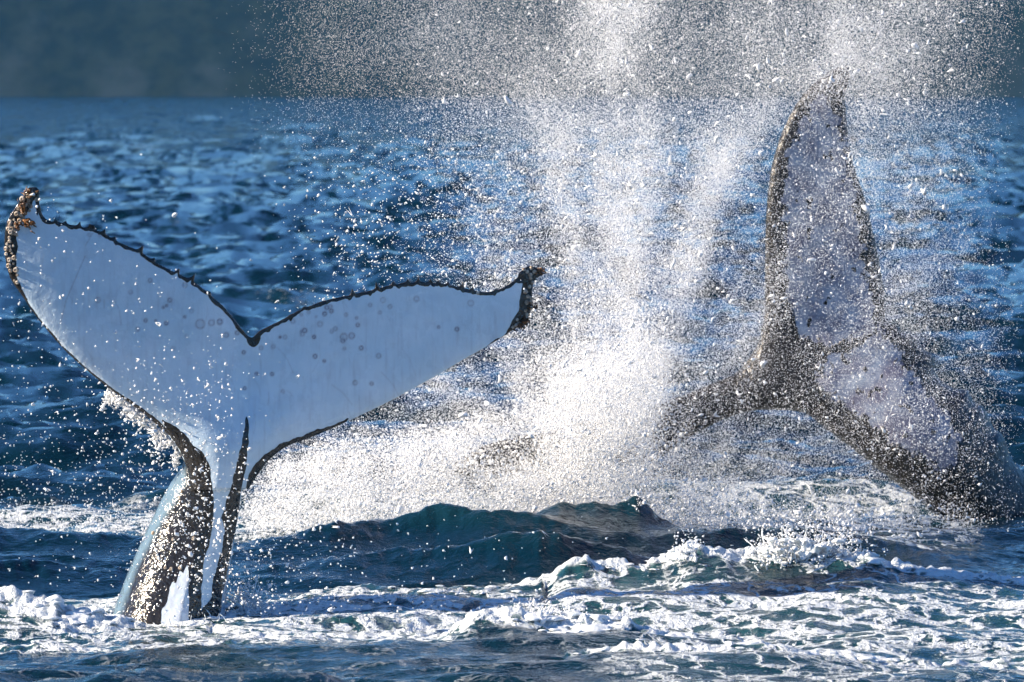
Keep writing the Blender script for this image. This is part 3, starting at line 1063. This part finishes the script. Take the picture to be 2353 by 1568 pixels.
def points_object(name, V, r, material, label, cat='spray'):
    me = bpy.data.meshes.new(name)
    me.vertices.add(len(V))
    me.vertices.foreach_set('co', V.astype(np.float32).ravel())
    fattr(me, 'radius_m', r)
    me.materials.append(material)
    o = link(name, me)
    g = bpy.data.node_groups.new(name + '_points', 'GeometryNodeTree')
    g.interface.new_socket('Geometry', in_out='INPUT', socket_type='NodeSocketGeometry')
    g.interface.new_socket('Geometry', in_out='OUTPUT', socket_type='NodeSocketGeometry')
    gi, go = g.nodes.new('NodeGroupInput'), g.nodes.new('NodeGroupOutput')
    mp = g.nodes.new('GeometryNodeMeshToPoints')
    na = g.nodes.new('GeometryNodeInputNamedAttribute')
    na.data_type = 'FLOAT'
    na.inputs['Name'].default_value = 'radius_m'
    st = g.nodes.new('GeometryNodeSetMaterial')
    st.inputs['Material'].default_value = material
    g.links.new(gi.outputs[0], mp.inputs['Mesh'])
    g.links.new(na.outputs[0], mp.inputs['Radius'])
    g.links.new(mp.outputs[0], st.inputs['Geometry'])
    g.links.new(st.outputs[0], go.inputs[0])
    md = o.modifiers.new('points', 'NODES')
    md.node_group = g
    tag(o, label, cat, 'stuff')
    return o


def blobs(name, C, r, elong, material, label, cat='spray', bendk=1.4):
    """Bent little bodies of water: three rings of five and two poles each, random direction."""
    n = len(C)
    a = rng.normal(size=(n, 3))
    a /= np.linalg.norm(a, axis=1)[:, None]
    b = np.cross(a, rng.normal(size=(n, 3)))
    b /= np.linalg.norm(b, axis=1)[:, None]
    c = np.cross(a, b)
    L = r * elong
    k = rng.normal(0, bendk, n) * L * 0.5
    ts = (-0.62, 0.0, 0.62)
    K = 5
    V = np.empty((n, 3 * K + 2, 3))
    w = np.stack([rng.uniform(0.55, 1.05, n), rng.uniform(0.7, 1.1, n), rng.uniform(0.45, 1.0, n)], -1)
    for q, t in enumerate(ts):
        cen = C + a * (t * L)[:, None] + b * (k * t * t)[:, None]
        for i in range(K):
            an = 2 * math.pi * i / K
            V[:, q * K + i] = cen + (b * math.cos(an) + c * math.sin(an)) * (r * w[:, q])[:, None]
    for q, t in ((0, -1.0), (1, 1.0)):
        ext = t * (L * 0.62 + r * 0.8)
        tt = ext / np.maximum(L, 1e-6)
        V[:, 3 * K + q] = C + a * ext[:, None] + b * (k * tt * tt)[:, None]
    f = []
    for q in range(2):
        for i in range(K):
            x, y = q * K + i, q * K + (i + 1) % K
            f += [(x, y, y + K), (x, y + K, x + K)]
    for i in range(K):
        f.append((3 * K, (i + 1) % K, i))
        f.append((3 * K + 1, 2 * K + i, 2 * K + (i + 1) % K))
    f = np.array(f, np.int32)
    Fc = (f[None] + (np.arange(n) * (3 * K + 2))[:, None, None]).reshape(-1, 3)
    o = link(name, new_mesh(name, V.reshape(-1, 3), Fc, [material]))
    tag(o, label, cat, 'stuff')
    return o


def depths(n, lo, hi, py=None):
    lo_ = lo if py is None else lo + (52.2 - lo) * sm(900, 1080, py)
    return lo_ + (hi - lo_) * rng.beta(1.6, 1.6, n)


# fine mist drifting off the plume
n = min(count(mist_all, 0.0025, 0.95), 1500000)
x, y = sample(mist_all, n)
V = at(x, y, depths(n, 47.0, 63.0, y))
keep = V[:, 2] > 0.05
points_object('mist', V[keep], np.clip(rng.lognormal(math.log(0.0023), 0.25, n), 0.0015, 0.006)[keep], M_MIST,
              'fine white mist drifting off the plume along the top of the picture', 'mist')
# droplets thrown up around the far whale
n = min(count(dens_drop, 0.0034, 1.1), 1050000)
x, y = sample(dens_drop, n)
V = at(x, y, depths(n, 47.5, 59.5, y))
points_object('spray', V, np.clip(rng.lognormal(math.log(0.0029), 0.42, n), 0.0016, 0.012), M_DROP,
              'countless small white droplets thrown up around the far whale')
n = 12000
x, y = sample(dens_drop, n)
V = at(x, y, depths(n, 47.5, 56.0, y))
r = np.clip(rng.lognormal(math.log(0.0044), 0.6, n), 0.0025, 0.026)
blobs('spray', V, r, rng.uniform(0.3, 2.8, n), M_BEAD, 'larger curling drops of water in the plume right of the raised flukes')
# the white wall of water at the foot of the plume
n = min(count(dens_white, 0.005, 2.0), 420000)
x, y = sample(dens_white, n)
V = at(x, y, depths(n, 51.4, 54.5))
points_object('splash', V, np.clip(rng.lognormal(math.log(0.0047), 0.35, n), 0.0025, 0.012), M_DROP,
              'dense white wall of splash at the foot of the plume behind the dark wave', 'splash')
n = 6500
x, y = sample(dens_white, n)
V = at(x, y, depths(n, 51.4, 53.4))
r = np.clip(rng.lognormal(math.log(0.008), 0.45, n), 0.004, 0.03)
blobs('splash', V, r, rng.uniform(0.4, 2.2, n), M_BEAD, 'bigger lumps of water flung out of the white splash behind the dark wave', 'splash')
# spray behind the tail stock on the left
n = min(count(dens_left, 0.007, 0.9), 60000)
x, y = sample(dens_left, n)
V = at(x, y, depths(n, 50.8, 54.0))
points_object('spray', V, np.clip(rng.lognormal(math.log(0.0045), 0.45, n), 0.002, 0.014), M_DROP,
              'low band of white spray behind the dark wave left of the tail stock')
# drops falling off the near whale
dens_near = (0.9 * gauss(480, 1080, 75, 150, 0.05) + 0.9 * gauss(440, 1250, 110, 130) + 0.45 * gauss(420, 900, 120, 90) + 0.16 * gauss(240, 800, 190, 200)
             + 0.16 * gauss(90, 560, 60, 130) + 0.05 * gauss(150, 900, 150, 300) + 0.45 * gauss(640, 1270, 150, 70) + 0.14 * gauss(1000, 1270, 300, 60)
             + 0.25 * gauss(250, 1280, 160, 60) + 0.5 * gauss(330, 960, 70, 45, 0.75) + 0.35 * gauss(650, 1390, 330, 30) ) * np.clip(CLUMP, 0.1, 2)
n = 2300
x, y = sample(dens_near, n)
V = at(x, y, depths(n, 43.7, 44.75))
r = np.clip(rng.lognormal(math.log(0.0046), 0.55, n), 0.002, 0.020)
blobs('spray', V, r, rng.uniform(0.15, 1.5, n), M_BEAD, 'loose round drops falling in front of the near whale tail and its stock')
dens_mid = (0.5 * sm(560, 900, PX) * (1 - sm(1300, 1500, PX)) * sm(250, 420, PY) * (1 - sm(700, 900, PY)) * sm(-500, 500, PX - 900 + 0.6 * PY)) * np.clip(CLUMP, 0.1, 2)
n = 4600
x, y = sample(dens_mid, n)
V = at(x, y, depths(n, 45.8, 50.0))
r = np.clip(rng.lognormal(math.log(0.0042), 0.5, n), 0.002, 0.018)
blobs('spray', V, r, rng.uniform(0.15, 1.2, n), M_BEAD, 'scattered bright drops above the right fluke of the near whale')


# ------------------------------------------------------------------ foam lumps and splash crowns
def ico():
    t = (1 + 5 ** 0.5) / 2
    v = [(-1, t, 0), (1, t, 0), (-1, -t, 0), (1, -t, 0), (0, -1, t), (0, 1, t), (0, -1, -t), (0, 1, -t), (t, 0, -1), (t, 0, 1), (-t, 0, -1), (-t, 0, 1)]
    f = [(0, 11, 5), (0, 5, 1), (0, 1, 7), (0, 7, 10), (0, 10, 11), (1, 5, 9), (5, 11, 4), (11, 10, 2), (10, 7, 6), (7, 1, 8), (3, 9, 4), (3, 4, 2),
         (3, 2, 6), (3, 6, 8), (3, 8, 9), (4, 9, 5), (2, 4, 11), (6, 2, 10), (8, 6, 7), (9, 8, 1)]
    v = [Vector(p).normalized() for p in v]
    F2, cache = [], {}

    def midp(a, b):
        k = (min(a, b), max(a, b))
        if k not in cache:
            v.append((v[a] + v[b]).normalized())
            cache[k] = len(v) - 1
        return cache[k]
    for a, b, c in f:
        x, y, z = midp(a, b), midp(b, c), midp(c, a)
        F2 += [(a, x, z), (b, y, x), (c, z, y), (x, y, z)]
    return np.array([tuple(p) for p in v]), np.array(F2, np.int32)


ICO_V, ICO_F = ico()


def lumps(name, C, r, label, cat='foam', flat=0.42):
    n = len(C)
    nv = len(ICO_V)
    V = np.repeat(ICO_V[None], n, 0)
    V = V * (1 + 0.22 * rng.normal(size=(n, nv, 1)) * 0.6)
    sc = np.stack([rng.uniform(0.9, 2.2, n), rng.uniform(0.8, 1.6, n), rng.uniform(0.6, 1.1, n) * flat], -1)
    V = V * sc[:, None] * r[:, None, None] + C[:, None]
    Fc = (ICO_F[None] + (np.arange(n) * nv)[:, None, None]).reshape(-1, 3)
    me = fuse(name, [(V.reshape(-1, 3), Fc)], 0.012, 10)
    me.materials.clear()
    me.materials.append(M_FOAM)
    o = link(name, me)
    return tag(o, label, cat, 'stuff')


def crest_lumps(i, n, x0, x1, spread, rmin, rmax, label, up=0.02):
    cx, cz, D, fr, bk, fo, bend, det = RIDGES[i]
    x = rng.uniform(x0, x1, n)
    w = np.clip(0.4 + fbm(x * 1.3, x * 0 + i, 3, 500 + i) * 1.6, 0, 1)
    keep = rng.random(n) < w
    x = x[keep]
    y = D + bend * perlin(x * 0.55, x * 0 + D, 60) + 0.12 * perlin(x * 2.1, x * 0 + D, 61) + rng.normal(0, spread, len(x)) - 0.05
    z, _ = sea_z(x, y)
    r = rmin * (rmax / rmin) ** (rng.random(len(x)) ** 2.2)
    C = np.stack([x, y, z + up * rng.random(len(x)) - r * 0.25], -1)
    return lumps('foam', C, r, label)


crest_lumps(4, 520, -0.2, 4.6, 0.14, 0.010, 0.045, 'white bubbling foam along the crest of the breaking wave at right')
crest_lumps(5, 260, -4.6, -2.6, 0.16, 0.012, 0.07, 'white foam heaped on the wave at the left edge')
crest_lumps(6, 700, -1.0, 1.9, 0.20, 0.012, 0.07, 'thick white foam bank in the middle foreground')
crest_lumps(7, 480, 0.4, 4.4, 0.10, 0.010, 0.05, 'line of white foam beads along the near edge at lower right')
crest_lumps(8, 260, -2.2, 0.6, 0.14, 0.010, 0.04, 'low ragged foam edge right of the tail stock')
crest_lumps(9, 150, -4.4, 0.0, 0.16, 0.008, 0.03, 'thin foam edge across the lower left')


def strands(name, seeds, label, mat=None, cat='splash'):
    """Curved tapering fingers of water with a bulb at the end; seeds: (base point, direction, length, root radius)."""
    V, f = [], []
    K = 6
    r = random.Random(99)
    for base, d, L, rad in seeds:
        p, d = Vector(base), Vector(d).normalized()
        k0 = len(V)
        S = 7
        wander = Vector((r.gauss(0, 0.22), r.gauss(0, 0.22), r.gauss(0, 0.12)))
        for s in range(S):
            t = s / (S - 1)
            ww = rad * (1 - 0.75 * t ** 0.7) * (1.0 if s < S - 2 else (1.9 if s == S - 2 else 0.25)) * r.uniform(0.8, 1.2)
            side = d.cross(Vector((0.3, 1, 0.2))).normalized()
            up = d.cross(side)
            for i in range(K):
                a = 2 * math.pi * i / K
                V.append(p + (side * math.cos(a) + up * math.sin(a)) * ww)
            d = (d + wander * 0.6 + Vector((r.gauss(0, 0.12), r.gauss(0, 0.12), -0.10 * t + r.gauss(0, 0.08)))).normalized()
            p = p + d * L / (S - 1)
        for s in range(S - 1):
            for i in range(K):
                a, b = k0 + s * K + i, k0 + s * K + (i + 1) % K
                f += [(a, b, b + K), (a, b + K, a + K)]
        e = k0 + (S - 1) * K
        for i in range(1, K - 1):
            f.append((e, e + i, e + i + 1))
            f.append((k0, k0 + i + 1, k0 + i))
    o = link(name, new_mesh(name, np.array([tuple(v) for v in V]), np.array(f), [mat or M_FOAM]))
    return tag(o, label, cat, 'stuff')


def crown(cx_px, cy_px, D, width, n, length, label, seed, lean=0.0):
    r = random.Random(seed)
    seeds, pts, rr = [], [], []
    c = at(cx_px, cy_px, D)
    U = [r.gauss(0, 0.45) for i in range(n)]
    X = [c[0] + u * width for u in U]
    Y = [D + r.gauss(0, 0.12) for u in U]
    Z = sea_z(X, Y)[0]
    for u, x, y, z in zip(U, X, Y, Z):
        d = (u * 0.9 + lean + r.gauss(0, 0.7), r.gauss(0, 0.4), r.uniform(0.5, 1.2))
        L = length * math.exp(-u * u * 1.2) * r.uniform(0.35, 1.2)
        seeds.append(((x, y, z - 0.03), d, L, r.uniform(0.004, 0.013)))
        for q in range(11):
            t = r.uniform(0.1, 1.5)
            pts.append((x + d[0] * L * t * 0.7 + r.gauss(0, 0.03), y + r.gauss(0, 0.08), z + L * t + r.gauss(0, 0.03)))
            rr.append(min(0.02, r.lognormvariate(math.log(0.0055), 0.5)) * (1.5 if t < 0.4 else 1))
    o = strands('splash', seeds, label)
    return pts, rr


C = at(rng.normal(1835, 62, 420), rng.uniform(1236, 1290, 420), 46.5 + rng.normal(0, 0.10, 420))
lumps('splash', C, 0.008 * (4.0 ** (rng.random(420) ** 1.8)), 'heaped white water under the crown of splashing fingers', 'splash', 0.9)
pts, rr = [], []
for a in ((1830, 1250, 46.55, 0.42, 70, 0.30, 'white crown of splashing fingers on top of the breaking wave at right', 1),
          (575, 1350, 45.6, 0.14, 36, 0.28, 'small splash leaping up just right of the tail stock', 2),
          (1575, 1252, 46.55, 0.10, 14, 0.12, 'short white spout on the foam crest left of the big crown', 3, 0.0),
          (1920, 1260, 46.6, 0.30, 40, 0.22, 'thin curling water fingers at the right end of the crown', 4, 0.3),
          (1260, 1420, 43.1, 0.50, 46, 0.13, 'little spouts standing up from the middle foam bank', 5),
          (1466, 1135, 50.7, 0.05, 6, 0.06, 'glassy lip of water on the peak of the dark wave', 6)):
    p_, r_ = crown(*a)
    pts += p_
    rr += r_
blobs('spray', np.array(pts), np.array(rr), rng.uniform(0.1, 1.4, len(rr)), M_BEAD, 'drops flung from the crests of the foaming waves in front')

# water pouring off the left leading edge of the near flukes
edge_line = resample([(250, 893), (310, 938), (360, 980), (398, 1018), (414, 1050)], 0.35)
k_ = rng.integers(0, len(edge_line), 900)
fall = np.abs(rng.normal(0, 1, 900)) * 26 * np.clip(0.5 + fbm(edge_line[k_, 0] / 30, edge_line[k_, 1] / 30, 2, 600), 0.08, 1)
V = at(edge_line[k_, 0] - 0.45 * fall + rng.normal(0, 3, 900), edge_line[k_, 1] + fall, 45.02 + rng.normal(0, 0.06, 900))
blobs('dripping_water', V, np.clip(rng.lognormal(math.log(0.0055), 0.5, 900), 0.0025, 0.02), rng.uniform(0.3, 3.5, 900), M_BEAD,
      'ragged curtain of water pouring off the left leading edge of the raised flukes', 'water')
rw = random.Random(31)
# broken water around the foot of the tail stock
ang = rng.uniform(0, 2 * math.pi, 520)
cx0, cy0 = at(390, 1405, 45.2)[0], 45.2
rad = 1 + np.abs(rng.normal(0, 0.16, 520))
X, Y = cx0 + 0.47 * rad * np.cos(ang), cy0 + 0.62 * rad * np.sin(ang)
Z = sea_z(X, Y)[0]
R_ = 0.008 * (4.0 ** (rng.random(520) ** 2))
lumps('foam', np.stack([X, Y, Z + 0.01 * rng.random(520)], -1), R_, 'collar of broken white water around the foot of the tail stock', 'foam', 0.6)
seeds, pts, rr = [], [], []
for i in range(0, 520, 6):
    if Y[i] < cy0 + 0.2:
        seeds.append(((X[i], Y[i], Z[i] - 0.02), (rw.gauss(0, 0.5), rw.gauss(0, 0.3), 1.0), rw.uniform(0.03, 0.11), rw.uniform(0.004, 0.009)))
strands('splash', seeds, 'tiny spouts leaping around the foot of the tail stock')
